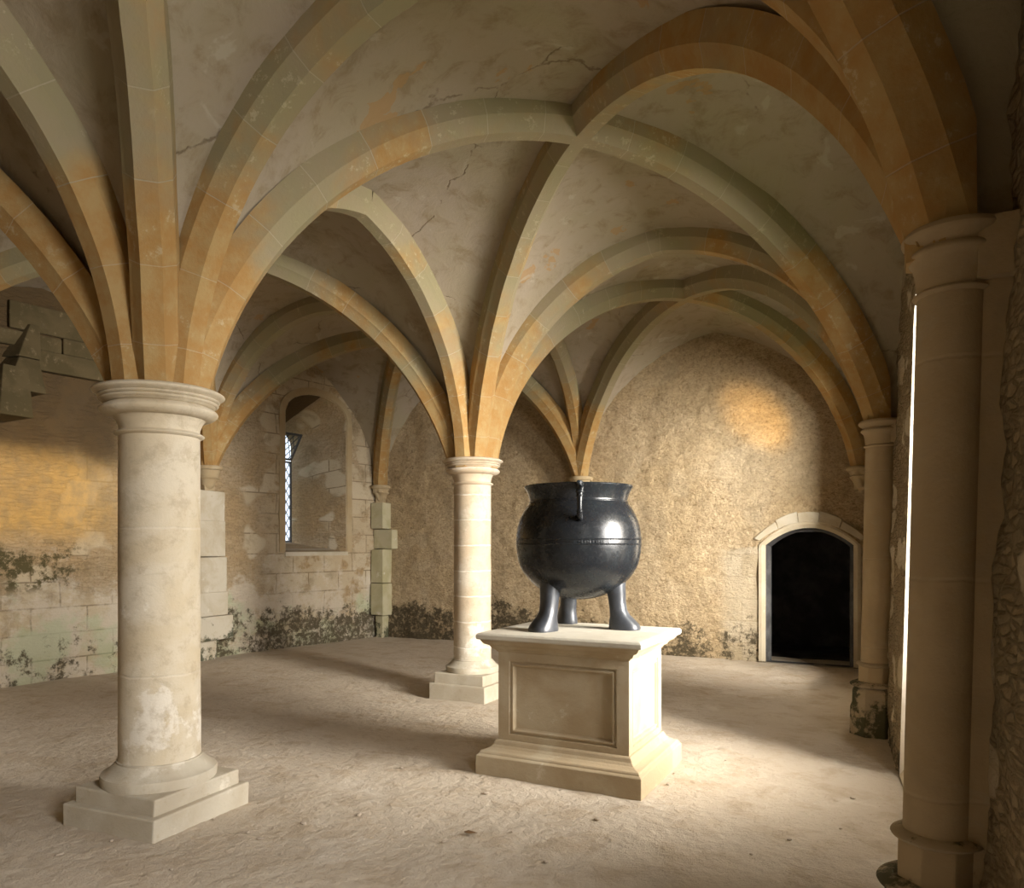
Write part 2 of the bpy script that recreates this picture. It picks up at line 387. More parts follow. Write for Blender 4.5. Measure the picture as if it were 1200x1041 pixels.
def crown_of(p, q, dz=0.):
    a, b = NODE[p], NODE[q]
    ra, rb = a[3], b[3]
    v = Vector((b[0]-a[0], b[1]-a[1])); L = v.length; f = (ra + (L-ra-rb)/2)/L
    return Vector((a[0]+v.x*f, a[1]+v.y*f, {frozenset('A R1'.split()): 4.34, frozenset('B R2'.split()): 4.43, frozenset('A B'.split()): 4.38}.get(frozenset((p, q)), CROWN-.03)+dz))
NU, NV = 26, 10
web = bmesh.new()
ribs = []
def web_half(cv_a, cv_b):
    """ruled web between a boundary arch and a diagonal, lying on the rib backs"""
    off = .17
    rows = []
    for iu, ((p, n, s, l, da), (q, m, t, k, db)) in enumerate(zip(cv_a, cv_b)):
        w_ = min(1, max(0, (iu/NU-.6)/.4)); n = n.lerp(Vector((0,0,1)), w_).normalized(); m = m.lerp(Vector((0,0,1)), w_).normalized()
        a = p+n*min(off, da); b = q+m*min(off, db)
        row = []
        for j in range(NV+1):
            v = j/NV; c = a.lerp(b, v)
            bulge = math.sin(v*math.pi)*(a-b).length*.035
            nn = noise.noise(c*1.3)*.022 + noise.noise(c*4.5)*.007
            row.append(c + Vector((0,0,bulge)) + (n+m).normalized()*nn)
        rows.append(row)
    vs = [[web.verts.new(c) for c in r] for r in rows]
    for i in range(NU):
        for j in range(NV): 
            try: web.faces.new((vs[i][j], vs[i+1][j], vs[i+1][j+1], vs[i][j+1]))
            except ValueError: pass
bays = [('AF','R0','R1','A'), ('A','R1','R2','B'), ('B','R2','R3','C'), ('L0F','AF','A','L0'), ('L0','A','B','L1'), ('L1','B','C','L3')]
done = set()
def wallside(p, q):
    s = {p, q}
    return all(k[0] in 'R' for k in s) or all(k[0] == 'L' for k in s) or s in ({'C','R3'}, {'C','L3'}, {'AF','R0'}, {'AF','L0F'})
for bay in bays:
    ns = [NODE[k] for k in bay]
    ctr = Vector((sum(n[0] for n in ns)/4, sum(n[1] for n in ns)/4, CROWN))
    if bay == ('A','R1','R2','B'): ctr = Vector((-2.03, 5.0, CROWN))
    for k in range(4):
        a, b = bay[k], bay[(k+1)%4]
        top = crown_of(a, b)
        if wallside(a, b):
            # webs die into the wall itself
            if all(t[0] == 'R' for t in (a, b)): top.x = right_x(top.y, 4.4)+.05
            elif all(t[0] == 'L' for t in (a, b)): top.x = left_x(top.y)-.05
            elif 'C' in (a, b): top.y = BACK+.05
            else: top.y = FRONT-.05
            top.z -= .03
        for e in (a, b):
            nd = list(NODE[e])
            if wallside(a, b):
                if a[0] == 'R' and b[0] == 'R': nd[0] = right_x(nd[1], 3.)+.05
                elif a[0] == 'L' and b[0] == 'L': nd[0] = left_x(nd[1])-.05
                elif 'C' in (a, b): nd[1] = BACK+.05
                else: nd[1] = FRONT-.05
                nd[3] = .05; nd[2] -= .3
            web_half(half_curve(nd, top, NU), half_curve(NODE[e], ctr, NU))
    for pr in ((0,2), (1,3)):
        ribs.append((bay[pr[0]], bay[pr[1]], ctr))
    for k in range(4):
        a, b = bay[k], bay[(k+1)%4]
        if not wallside(a, b) and frozenset((a,b)) not in done:
            done.add(frozenset((a,b))); ribs.append((a, b, crown_of(a, b)))
ceil = obj('ceiling', web, M['plaster'], smooth=True); tag(ceil, 'pale stained plaster vault between stone ribs', kind='structure')
for a, b, t in ribs:
    cv = [half_curve(NODE[a], t, 30, .10), half_curve(NODE[b], t, 30, .10)]
    # run slightly past the crown so the two halves knit together
    for c in cv:
        p, n, s, l, dm = c[-1]; q = c[-2][0]; d = (p-q).normalized(); c.append((p+d*.02, n, s, l+.02, 1.))
    o = link('vault_rib', rib_mesh(cv), M['rib'], ceil)
# roof slab over the vault keeps daylight out
bm = bmesh.new(); box(bm, -11, 2.2, -2.2, 12, TOP, TOP+.3)
tag(obj('ceiling_slab', bm, M['dark']), kind='structure')

# ------------------------------------------------------------------ walls
def disp(p, amp):
    return (noise.noise(p*2.2)*.9 + noise.noise(p*6.)*.6 + noise.noise(p*15.)*.45 + noise.noise(p*34.)*.22)*amp
def wall(name, P, N, s0, s1, step, mat, amp, openings=(), zs=(0., TOP), flip=False, offset=0., zstep=.06):
    """P(s,z)->Vector on the face, N = inward normal; openings = [(sa, sb, sill, spring, rise)]"""
    bm = bmesh.new(); uvl = bm.loops.layers.uv.new('UVMap')
    marks = sorted({s0, s1, *[o[0] for o in openings], *[o[1] for o in openings]})
    S = []
    for a, b in zip(marks, marks[1:]):
        n = max(2, round((b-a)/step)); S += [a+(b-a)*i/n for i in range(n)]
    S.append(s1)
    levels = sorted({-.12, TOP, *[o[2] for o in openings if o[2] > 0], *[o[3] for o in openings]})
    cache = {}
    def V(s, z, edge):
        k = (round(s, 4), round(z, 4))
        if k in cache: return cache[k]
        p = P(s, z); e = 1.
        for o in openings:
            if o[0]-.15 < s < o[1]+.15 and z < o[3]+o[4]+.15 and z > o[2]-.15:
                ds = max(o[0]-s, s-o[1], 0); 
                inside = o[0]-1e-6 <= s <= o[1]+1e-6
                top = arch(o, s) if inside else o[3]
                dz = max(z-top, o[2]-z, 0)
                e = min(e, math.hypot(ds, dz)/.12)
        cache[k] = bm.verts.new(p + N*disp(p, amp)*min(1, e)); return cache[k]
    def arch(o, s):
        t = (s-(o[0]+o[1])/2)/((o[1]-o[0])/2); return o[3] + o[4]*(max(0, 1-t*t) if len(o) > 5 else math.sqrt(max(0, 1-t*t*.9999))) if o[4] else o[3]
    for sa, sb in zip(S, S[1:]):
        sm = (sa+sb)/2
        op = next((o for o in openings if o[0] < sm < o[1]), None)
        for z0, z1 in zip(levels, levels[1:]):
            zm = (z0+z1)/2
            n = max(1, round((z1-z0)/zstep))
            lo0 = lo1 = z0
            if op:
                if op[2] < zm < op[3] or (op[2] <= 0 and zm < op[3]): continue
                if abs(z0-op[3]) < 1e-6: lo0, lo1 = arch(op, sa), arch(op, sb)
                elif z0 > op[3]-1e-6 and z0 < op[3]+op[4]: raise ValueError('level inside arch')
            for i in range(n):
                f0, f1 = i/n, (i+1)/n
                q = [(sa, lo0+(z1-lo0)*f0), (sb, lo1+(z1-lo1)*f0), (sb, lo1+(z1-lo1)*f1), (sa, lo0+(z1-lo0)*f1)]
                vs = [V(*k, 0) for k in q]
                if len(set(vs)) < 4: continue
                f = bm.faces.new(vs if not flip else vs[::-1])
                for lp, k in zip(f.loops, q if not flip else q[::-1]): lp[uvl].uv = (k[0]+offset, k[1])
    me = bpy.data.meshes.new(name); bm.to_mesh(me); bm.free()
    for p in me.polygons: p.use_smooth = True
    o = link(name, me, mat); tag(o, kind='structure')
    return o
def outline(o, n=20, grow=0.):
    """opening outline in (s,z), bottom-left up over the arch to bottom-right"""
    sa, sb, z0, zs, rise = o[:5]; seg = len(o) > 5; sa -= grow; sb += grow; r = rise+grow if rise else 0
    pts = [(sa, z0)]
    m = 6
    for i in range(1, m): pts.append((sa, z0+(zs-z0)*i/m))
    for i in range(n+1):
        t = math.pi*(1-i/n); pts.append(((sa+sb)/2+(sb-sa)/2*math.cos(t), zs+r*math.sin(t)**(2 if seg else 1)))
    for i in range(1, m): pts.append((sb, zs-(zs-z0)*i/m))
    pts.append((sb, z0)); return pts

# back wall (s = x + 8.3)
DOOR = (-1.603, -.496, 0., 1.61, .235, 'seg')
wb = wall('wall_back', lambda s, z: Vector((s, BACK, z)), Vector((0,-1,0)), -8.75, .9, .05, M['back'], .03,
          [DOOR], offset=8.3, zstep=.05)
# left wall, skewed
WIN = (8.72, 9.96, 1.50, 3.72, .34)
LN = Vector((1, -.137, 0)).normalized()
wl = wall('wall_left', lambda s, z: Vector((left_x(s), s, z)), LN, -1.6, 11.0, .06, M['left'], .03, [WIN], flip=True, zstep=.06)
# right wall: two tall openings
OP2 = (.25, 1.75, .55, 3.1, .6); OP3 = (7.95, 9.45, .55, 3.1, .5); OP1 = (3.9, 5.85, .0, 3.1, .6)
RN = Vector((-1, -.08, 0)).normalized()
wr = wall('wall_right', lambda s, z: Vector((right_x(s, z), s, z)), RN, -1.6, 11.0, .035, M['right'], .028, [OP2, OP1, OP3], zstep=.045)
wf = wall('wall_front', lambda s, z: Vector((s, FRONT, z)), Vector((0,1,0)), -10.3, 1.2, .12, M['plain'], .02, zstep=.12, flip=True)

def reveal(name, o, P, depth_vec, inner, mat, parent=None, kind='structure', floor_mat=None, n=20):
    """jambs, soffit and sill from the wall face outline to a deeper (and usually smaller) outline"""
    bm = bmesh.new(); uvl = bm.loops.layers.uv.new('UVMap')
    A, B = outline(o, n), outline(inner, n); steps = 8
    rings = []
    for k in range(steps+1):
        f = k/steps; ring = []
        for (a, za), (b, zb) in zip(A, B):
            p = P(a, za).lerp(P(b, zb)+depth_vec, f)
            if 0 < k < steps: p += Vector((noise.noise(p*4), noise.noise(p*4+Vector((9,0,0))), noise.noise(p*4+Vector((0,9,0)))))*.012
            ring.append(bm.verts.new(p))
        rings.append(ring)
    dl = depth_vec.length
    for k in range(steps):
        a, b = rings[k], rings[k+1]; m = len(a)
        for i in range(m):
            j = (i+1) % m; f = bm.faces.new((a[i], a[j], b[j], b[i]))
            for lp, (ii, kk) in zip(f.loops, ((i,k),(i+1,k),(i+1,k+1),(i,k+1))):
                q = A[ii % m]; lp[uvl].uv = (kk/steps*dl + (3 if ii < m/2 else 7), q[1]+.4)
    bmesh.ops.recalc_face_normals(bm, faces=bm.faces)
    me = bpy.data.meshes.new(name); bm.to_mesh(me); bm.free()
    return tag(link(name, me, mat, parent), kind=kind)
PB = lambda s, z: Vector((s, BACK, z)); PL = lambda s, z: Vector((left_x(s), s, z)); PR = lambda s, z: Vector((right_x(s, z), s, z))

# left window: deep splayed recess, narrow leaded light at the back
WIN_IN = (9.00, 9.66, 1.66, 3.30, .30)
win1 = reveal('window_1', WIN, PL, Vector((-1.02,.1,0)), WIN_IN, M['splay'])
dv = Vector((-1.0,.1,0))
def surround(name, o, P, nrm, width, proud, mat, parent=None, chamfer=.04, n=20, kind=None, bottom=False):
    """dressed stone band round an opening, standing a little proud of the wall"""
    bm = bmesh.new()
    A, B = outline(o, n), outline(o, n, width)
    B[0] = (B[0][0], A[0][1]); B[-1] = (B[-1][0], A[-1][1])
    rows = []
    for (a, za), (b, zb) in zip(A, B):
        d = Vector((b-a, zb-za)); d = d/max(d.length, 1e-6)
        pa = P(a, za); pb = P(b, zb)
        pc = P(a+d.x*chamfer, za+d.y*chamfer)
        rows.append([bm.verts.new(v) for v in (pa-nrm*.06, pa+nrm*(proud-.03), pc+nrm*proud, pb+nrm*proud*.9, pb-nrm*.06)])
    for r, q in zip(rows, rows[1:]):
        for k in range(5): bm.faces.new((r[k], r[(k+1)%5], q[(k+1)%5], q[k]))
    bm.faces.new(rows[0]); bm.faces.new(rows[-1])
    o_ = obj(name, bm, mat, parent)
    if kind: tag(o_, kind=kind)
    return o_
sur1 = surround('window_surround', WIN, PL, LN, .12, .02, M['corbel'], win1, .02)
bm = bmesh.new(); 
for (a, b) in ((0,1),):
    p0, p1 = PL(WIN[0]-.02, 1.44), PL(WIN[1]+.02, 1.44)
    vs = [p0-LN*.5, p1-LN*.5, p1+LN*.03, p0+LN*.03]
    lo = [bm.verts.new(v) for v in vs]; hi = [bm.verts.new(v+Vector((0,0,.065))) for v in vs]
    bm.faces.new(lo); bm.faces.new(hi)
    for i in range(4): bm.faces.new((lo[i], lo[(i+1)%4], hi[(i+1)%4], hi[i]))
obj('window_sill', bm, M['ashlar'], win1)
# glazing: fixed leaded light and a tilted hopper above
def quad_frame(bm, c, ux, uz, w, h, t):
    for a0, a1, b0, b1 in ((0,w,0,t),(0,w,h-t,h),(0,t,0,h),(w-t,w,0,h)):
        n = ux.cross(uz).normalized()*.012
        vs = [c+ux*a+uz*b for a, b in ((a0,b0),(a1,b0),(a1,b1),(a0,b1))]
        lo = [bm.verts.new(v-n) for v in vs]; hi = [bm.verts.new(v+n) for v in vs]
        bm.faces.new(lo); bm.faces.new(hi)
        for i in range(4): bm.faces.new((lo[i], lo[(i+1)%4], hi[(i+1)%4], hi[i]))
def leads(bm, c, ux, uz, w, h, pitch=.11, r=.0045):
    import itertools
    n = ux.cross(uz).normalized()*.006
    for sgn in (1,-1):
        k = -h*.6
        while k < w+h*.6:
            # line x = k + sgn*.6*z clipped to the pane
            pts = []
            for zz in [h*i/60 for i in range(61)]:
                xx = k + sgn*.6*zz if sgn > 0 else k + .6*(h-zz)
                if 0 <= xx <= w: pts.append((xx, zz))
            if len(pts) > 1:
                (xa, za), (xb, zb) = pts[0], pts[-1]
                a = c+ux*xa+uz*za; b = c+ux*xb+uz*zb; d = (b-a).normalized().cross(n.normalized())*r
                vs = [a-d-n, b-d-n, b+d-n, a+d-n]; lo = [bm.verts.new(v) for v in vs]; hi = [bm.verts.new(v+2*n) for v in vs]
                bm.faces.new(lo); bm.faces.new(hi)
                for i in range(4): bm.faces.new((lo[i], lo[(i+1)%4], hi[(i+1)%4], hi[i]))
            k += pitch
gx = left_x(9.4)-.93
uy = Vector((.137,1,0)).normalized()
c0 = Vector((gx-.05, 9.00, 1.66)); W = .68
def pane(bm, c, ux, uz, w, h):
    n = ux.cross(uz).normalized()*.002
    vs = [c, c+ux*w, c+ux*w+uz*h, c+uz*h]
    lo = [bm.verts.new(v-n) for v in vs]; hi = [bm.verts.new(v+n) for v in vs]
    bm.faces.new(lo); bm.faces.new(hi)
    for i in range(4): bm.faces.new((lo[i], lo[(i+1)%4], hi[(i+1)%4], hi[i]))
bm = bmesh.new(); quad_frame(bm, c0, uy, Vector((0,0,1)), W, 1.40, .03); fr = obj('window_frame', bm, M['lead'], win1)
bm = bmesh.new(); leads(bm, c0, uy, Vector((0,0,1)), W, 1.40); obj('lead_came', bm, M['lead'], fr)
bm = bmesh.new(); pane(bm, c0, uy, Vector((0,0,1)), W, 1.40); obj('pane', bm, M['glass'], fr)
c1 = c0+Vector((0,0,1.42)); tz = Vector((.50,0,.86)).normalized()
bm = bmesh.new(); quad_frame(bm, c1, uy, tz, W, .50, .03); fr2 = obj('hopper_casement', bm, M['lead'], win1)
bm = bmesh.new(); leads(bm, c1, uy, tz, W, .50); obj('lead_came', bm, M['lead'], fr2)
bm = bmesh.new(); pane(bm, c1, uy, tz, W, .50); obj('pane', bm, M['glass'], fr2)
# outside of the left window (sky behind the glass comes from the world)

# doorway in the back wall
DOOR_IN = (-1.55, -.55, 0., 1.59, .22, 'seg')
door1 = surround('door_1', DOOR, PB, Vector((0,-1,0)), .09, .03, mat_dressed('door_surround_stone', (.50,.44,.33), (.45,.38,.27)), None, .05, kind='structure')
tag(door1, 'segmental arched doorway of dressed stone into a dark passage')
reveal('door_reveal', DOOR, PB, Vector((0,.14,0)), DOOR_IN, M['dark'], door1, kind=None)
# outer ring of long voussoirs round the head of the doorway
bm = bmesh.new()
cx = (DOOR[0]+DOOR[1])/2; hw = (DOOR[1]-DOOR[0])/2+.085
for i in range(5):
    u0, u1 = -1+2*i/5+.004, -1+2*(i+1)/5-.004
    row = []
    for k in range(5):
        u = u0+(u1-u0)*k/4; row.append([(cx+u*hw, DOOR[3]+.06+.255*(1-u*u)), (cx+u*(hw+.07), DOOR[3]+.09+.36*(1-u*u)+(.02 if i % 2 else 0.))])
    V4 = [[bm.verts.new((a, BACK+d, b)) for (a, b) in r for d in (.03, -.034)] for r in row]
    for r, q in zip(V4, V4[1:]):
        for a, b in ((0,1),(1,3),(3,2),(2,0)): bm.faces.new((r[a], r[b], q[b], q[a]))
    for r in (V4[0], V4[-1]): bm.faces.new((r[0], r[1], r[3], r[2]))
obj('voussoirs', bm, M['ashlar'], door1, bevel=.008)
# passage behind
bm = bmesh.new()
x0, x1, y0, y1 = -2.6, .3, BACK+.15, BACK+2.6
P8 = box(bm, x0, x1, y0, y1, -.06, 2.6)
bm.faces.ensure_lookup_table()
# open the near face around the doorway
for f in list(bm.faces):
    if all(abs(v.co.y-y0) < 1e-4 for v in f.verts): bm.faces.remove(f)
obj('passage_wall', bm, M['dark'], door1)
bm = bmesh.new()
for a, b, c, d in ((x0,-1.55,-.06,2.6),(-.55,x1,-.06,2.6),(-1.55,-.55,1.79,2.6)):
    box(bm, a, b, y0-.02, y0+.02, c, d)
obj('passage_screen', bm, M['dark'], door1)

# right openings: thick jambs
op_mat = mat_dressed('jamb_stone', (.66,.60,.50), (.60,.52,.40))
OP1I = (3.85, 5.75, 1.05, 3.1, .5); OP2I = (.4, 1.65, 1.05, 3.1, .5)
w2 = reveal('window_2', OP1, PR, Vector((.62,0,0)), OP1I, op_mat)
tag(w2, 'tall arched opening in the right wall, its pale jamb just showing past the column')
OP3I = (8.05, 9.35, 1.05, 3.1, .45)
w4 = reveal('window_4', OP3, PR, Vector((.62,0,0)), OP3I, op_mat)
w3 = reveal('window_3', OP2, PR, Vector((.62,0,0)), OP2I, op_mat)
# outer leaf of the right and left walls so that daylight enters by the openings only
def leaf(name, P, openings, s0, s1, mat):
    bm = bmesh.new(); S = sorted({s0, s1, *[v for o in openings for v in (o[0], o[1])]})
    n = 16
    for a, b in zip(S, S[1:]):
        op = next((o for o in openings if o[0] < (a+b)/2 < o[1]), None)
        if not op: 
            bm.faces.new([bm.verts.new(P(*k)) for k in ((a,-.1),(b,-.1),(b,TOP+.1),(a,TOP+.1))]); continue
        if op[2] > 0: bm.faces.new([bm.verts.new(P(*k)) for k in ((a,-.1),(b,-.1),(b,op[2]),(a,op[2]))])
        pts = [((a+b)/2-(b-a)/2*math.cos(math.pi*i/n), op[3]+op[4]*math.sin(math.pi*i/n)) for i in range(n+1)]
        for p, q in zip(pts, pts[1:]):
            bm.faces.new([bm.verts.new(P(*k)) for k in (p, q, (q[0],TOP+.1), (p[0],TOP+.1))])
    return tag(obj(name, bm, mat), kind='structure')
leaf('wall_right_outside', lambda s, z: Vector((right_x(s, z)+.62, s, z)), [OP1I, OP2I, OP3I], -2.2, 12, M['dark'])
leaf('wall_left_outside', lambda s, z: Vector((left_x(s)-1.02, s+.1, z)), [WIN_IN], -2.2, 12, M['dark'])
leaf('wall_back_outside', lambda s, z: Vector((s, BACK+2.7, z)), [], -11, 2.2, M['dark'])
leaf('wall_front_outside', lambda s, z: Vector((s, FRONT-.3, z)), [], -11, 2.2, M['dark'])

# ------------------------------------------------------------------ floor and ground outside
bm = bmesh.new(); uvx = []
nx, ny = 260, 270
X0, X1, Y0, Y1 = -9.95, 1.05, -1.3, 11.35
grid = []
for j in range(ny+1):
    row = []
    for i in range(nx+1):
        x = X0+(X1-X0)*i/nx; y = Y0+(Y1-Y0)*j/ny; p = Vector((x, y, 0))
        z = noise.noise(p*.55)*.018 + noise.noise(p*1.9)*.010 + noise.noise(p*6.5)*.005 + noise.noise(p*15)*.0035
        row.append(bm.verts.new((x, y, z-.012)))
    grid.append(row)
for j in range(ny):
    for i in range(nx): bm.faces.new((grid[j][i], grid[j][i+1], grid[j+1][i+1], grid[j+1][i]))
fl = obj('floor', bm, M['floor'], smooth=True); tag(fl, 'trodden sandy earth floor', kind='structure')
bm = bmesh.new()
v = [bm.verts.new(k) for k in ((-40,-30,-.15),(40,-30,-.15),(40,40,-.15),(-40,40,-.15))]; bm.faces.new(v)
tag(obj('ground', bm, mat_simple('lawn', (.10,.14,.05), .9, 0, .8, 8, .6, (.16,.18,.07), .1)), kind='structure')

# ------------------------------------------------------------------ columns
def roll(r, z0, z1, bulge, n=6):
    """profile of a half-round moulding"""
    return [(r+bulge*math.sin(math.pi*i/n), z0+(z1-z0)*i/n) for i in range(n+1)]
def free_column(name, nd, rs, mat, rz, steps, label):
    x, y, zt, _ = nd
    t = empty(name, (x, y, 0), rz); tag(t, label, 'column')
    (h1, h2, a1, a2) = steps
    bm = bmesh.new(); box(bm, -a1, a1, -a1, a1, -.05, h1, .004); obj('lower_step', bm, M['step'], t, bevel=.010)
    bm = bmesh.new(); box(bm, -a2, a2, -a2, a2, h1-.01, h2, .003); obj('upper_step', bm, M['step'], t, bevel=.009)
    k = rs/.2245
    bm = bmesh.new()
    lathe(bm, [(r*k, z) for r, z in [(.318,h2-.005),(.322,h2+.045),(.318,h2+.058),(.300,h2+.066),(.285,h2+.078),(.262,h2+.098),(.245,h2+.115),(.236,h2+.122),(.236,h2+.132),(.222,h2+.134)]], 72)
    obj('base', bm, M['step'], t, smooth='auto')
    bm = bmesh.new(); N_ = 60; prof = []
    for i in range(N_+1):
        z = h2+.12+(zt-.27-h2-.12)*i/N_; prof.append((rs*(1.0+.012*(1-i/N_)), z))
    rings = lathe(bm, prof, 72)
    for rg in rings:
        for v in rg:
            d = Vector((v.co.x, v.co.y, 0)); f = 1+noise.noise(Vector((x,y,0))+v.co*3)*.012 + noise.noise(v.co*11)*.004
            v.co.x *= f; v.co.y *= f
    obj('shaft', bm, mat, t, smooth='auto')
    bm = bmesh.new(); z = zt
    p = [(rs*.98, z-.290)] + roll(rs*1.0, z-.282, z-.250, .026) + [(rs*.99, z-.245),(rs*1.0, z-.225),(rs*1.06, z-.19),(rs*1.13, z-.168)]
    p += roll(rs*1.28, z-.165, z-.095, .040, 8) + [(rs*1.36, z-.090),(rs*1.40,z-.082)] + roll(rs*1.42, z-.082, z-.062, .012, 4) + roll(rs*1.46, z-.060, z-.044, .010, 4)
    p += [(rs*1.48, z-.042)] + roll(rs*1.50, z-.040, z, .030, 8) + [(rs*1.44, z+.002)]
    lathe(bm, p, 96); obj('capital', bm, mat, t, smooth='auto')
    return t
free_column('stone_column', NODE['A'], .2245, M['col'], math.radians(4), (.117, .205, .36, .315), 'thick pale round stone column on two square steps, nearest on the left')
free_column('stone_column', NODE['B'], .200, M['colB'], 0, (.152, .258, .335, .295), 'slimmer round column with pale mortar bands, behind the pedestal, farther from the camera')

def respond(nd, rs, label, wallgap, lean=.024):
    x, y, zt, _ = nd
    t = empty('engaged_column', (x, y, 0)); tag(t, label, 'column')
    def sh(bm):
        for v in bm.verts: v.co.x += lean*(v.co.z-EYE)
        return bm
    bm = bmesh.new(); lathe(bm, [(rs*1.02-.0*i, .58+(zt-.22-.58)*i/20) for i in range(21)], 56)
    # wall-side fillet that ties the shaft to the masonry
    box(bm, rs*.45, rs+wallgap, -rs*.62, rs*.62, .3, zt-.1)
    obj('shaft', sh(bm), M['colR'], t, smooth='auto')
    bm = bmesh.new()
    p = [(rs*.95, zt-.235)] + roll(rs*1.02, zt-.230, zt-.205, .014) + [(rs*1.05, zt-.19),(rs*1.08, zt-.15),(rs*1.16, zt-.115),(rs*1.2, zt-.108)]
    p += roll(rs*1.22, zt-.105, zt-.065, .016) + [(rs*1.22, zt-.06),(rs*1.34, zt-.045),(rs*1.42, zt-.04)] + roll(rs*1.42, zt-.04, zt, .012, 4) + [(rs*1.3, zt+.002)]
    lathe(bm, p, 64); box(bm, rs*.6, rs+wallgap, -rs*1.1, rs*1.1, zt-.2, zt-.002)
    obj('capital', sh(bm), M['colR'], t, smooth='auto')
    bm = bmesh.new(); lathe(bm, roll(rs*1.06, .565, .605, .035, 8), 56); obj('base_roll', sh(bm), M['plinth'], t, smooth='auto')
    bm = bmesh.new(); lathe(bm, [(rs*1.22,.30),(rs*1.22,.575)], 8, math.pi/8, math.pi/8+2*math.pi); obj('base_block', sh(bm), M['colR'], t, bevel=.006)
    bm = bmesh.new(); lathe(bm, roll(rs*1.30, .385, .44, .05, 8) , 56); 
    lathe(bm, [(rs*1.62,.2),(rs*1.62,.36),(rs*1.35,.40)], 8, math.pi/8, math.pi/8+2*math.pi); obj('base_moulding', sh(bm), M['plinth'], t)
    bm = bmesh.new(); lathe(bm, [(rs*1.75,-.05),(rs*1.75,.22),(rs*1.62,.25)], 8, math.pi/8, math.pi/8+2*math.pi); obj('plinth', sh(bm), M['plinth'], t, bevel=.008)
    return t
respond(NODE['R1'], .107, 'tall dim engaged column at the right edge, nearest against the right wall', .10)
respond(NODE['R2'], .120, 'slim engaged column near the dark doorway with a mossy base block', .08, .02)

# ------------------------------------------------------------------ corbels on the walls
def corbel(nd, direction, label, r=.15, h=.34, carved=False, tail=True):
    x, y, zt, _ = nd
    t = empty('wall_corbel', (x, y, zt-h)); tag(t, label, 'corbel')
    bm = bmesh.new()
    p = roll(r*1.0, h-.055, h, .016, 6) + [(r*.9, h+.002)]
    lathe(bm, [(r*.9, h-.06)]+p, 40)
    dx, dy = direction
    for s in (0,): 
        n = Vector((dx, dy)).normalized(); q = Vector((-n.y, n.x))
        vs = []
        for a, b in ((0,-r*.9),(.34,-r*.9),(.34,r*.9),(0,r*.9)): vs.append(n*a+q*b)
        lo = [bm.verts.new((v.x, v.y, h-.055)) for v in vs]; hi = [bm.verts.new((v.x, v.y, h-.004)) for v in vs]
        bm.faces.new(lo); bm.faces.new(hi)
        for i in range(4): bm.faces.new((lo[i], lo[(i+1)%4], hi[(i+1)%4], hi[i]))
    obj('abacus', bm, M['corbel'], t, smooth='auto')
    bm = bmesh.new()
    prof = [(.012,0),(.045,.02),(.05,.05),(.038,.07),(r*.45,.10),(r*.58,.14),(r*.62,.18),(r*.74,.215)] + roll(r*.80, .218, .245, .012, 4) + [(r*.8,.25),(r*.92,h-.055)]
    rings = lathe(bm, prof, 40)
    for rg in rings:
        for v in rg:
            a = math.atan2(v.co.y, v.co.x)
            if carved and .08 < v.co.z < .26:
                f = 1+.10*math.sin(a*5+v.co.z*25)+noise.noise(v.co*25)*.18; v.co.x *= f; v.co.y *= f
            k = (1-v.co.z/h)*.06; v.co.x += dx*k; v.co.y += dy*k
    # back of the bell runs into the wall
    n = Vector((dx, dy)).normalized(); q = Vector((-n.y, n.x))
    vs = [n*a+q*b for a, b in ((0,-r*.5),(.34,-r*.5),(.34,r*.5),(0,r*.5))]
    lo = [bm.verts.new((v.x, v.y, .06)) for v in vs]; hi = [bm.verts.new((v.x, v.y, h-.05)) for v in vs]
    bm.faces.new(lo); bm.faces.new(hi)
    for i in range(4): bm.faces.new((lo[i], lo[(i+1)%4], hi[(i+1)%4], hi[i]))
    obj('bell', bm, M['corbel'], t, smooth='auto')
    return t
corbel(NODE['C'], (0,1), 'plain round corbel on the back wall showing just above the black cauldron', .16)
corbel(NODE['R3'], (.5,1), 'carved foliage corbel in the right rear corner above the dark doorway', .15, .36, True)
corbel(NODE['L1'], (-1,.1), 'round moulded corbel on the left wall just right of the thick near column', .16, .40)
corbel(NODE['L3'], (-.6,1), 'moulded corbel in the left rear corner over a greenish pier', .16, .36, True)
for k, d in (('L0', (-1,0)), ('L0F', (-1,-1)), ('AF', (0,-1)), ('R0', (1,-1))):
    corbel(NODE[k], d, {'L0': 'round corbel on the left wall left of the stepped stone hood', 'L0F': 'round corbel in the left front corner behind the camera',
                        'AF': 'round corbel in the middle of the front wall behind the camera', 'R0': 'round corbel in the right front corner behind the camera'}[k], .15)

# wall piers under the left corbels
def pier(name, blocks, label, mat):
    x0 = min(b[0] for b in blocks); t = empty(name, (blocks[0][0], blocks[0][2], 0)); tag(t, label, 'pier')
    for b in blocks:
        bm = bmesh.new(); box(bm, b[0]-blocks[0][0], b[1]-blocks[0][0], b[2]-blocks[0][2], b[3]-blocks[0][2], b[4], b[5], .006)
        obj('ashlar_block', bm, mat, t, bevel=.012)
    return t
pier('wall_pier', [(-8.95,-8.49,7.06,7.52,1.95,2.37),(-8.95,-8.48,7.05,7.52,1.45,1.947),(-8.95,-8.48,7.05,7.54,.95,1.447),(-8.95,-8.47,7.04,7.55,.62,.947),(-8.95,-8.44,7.02,7.63,.28,.617),(-8.95,-8.58,7.1,7.45,-.03,.277)],
     'pale ashlar pier of stacked blocks against the left wall, half hidden by the thick column', M['ashlar'])
grn = mat_dressed('greenish_pier_stone', (.44,.40,.27), (.37,.34,.20), moss=.8, mz=.8)
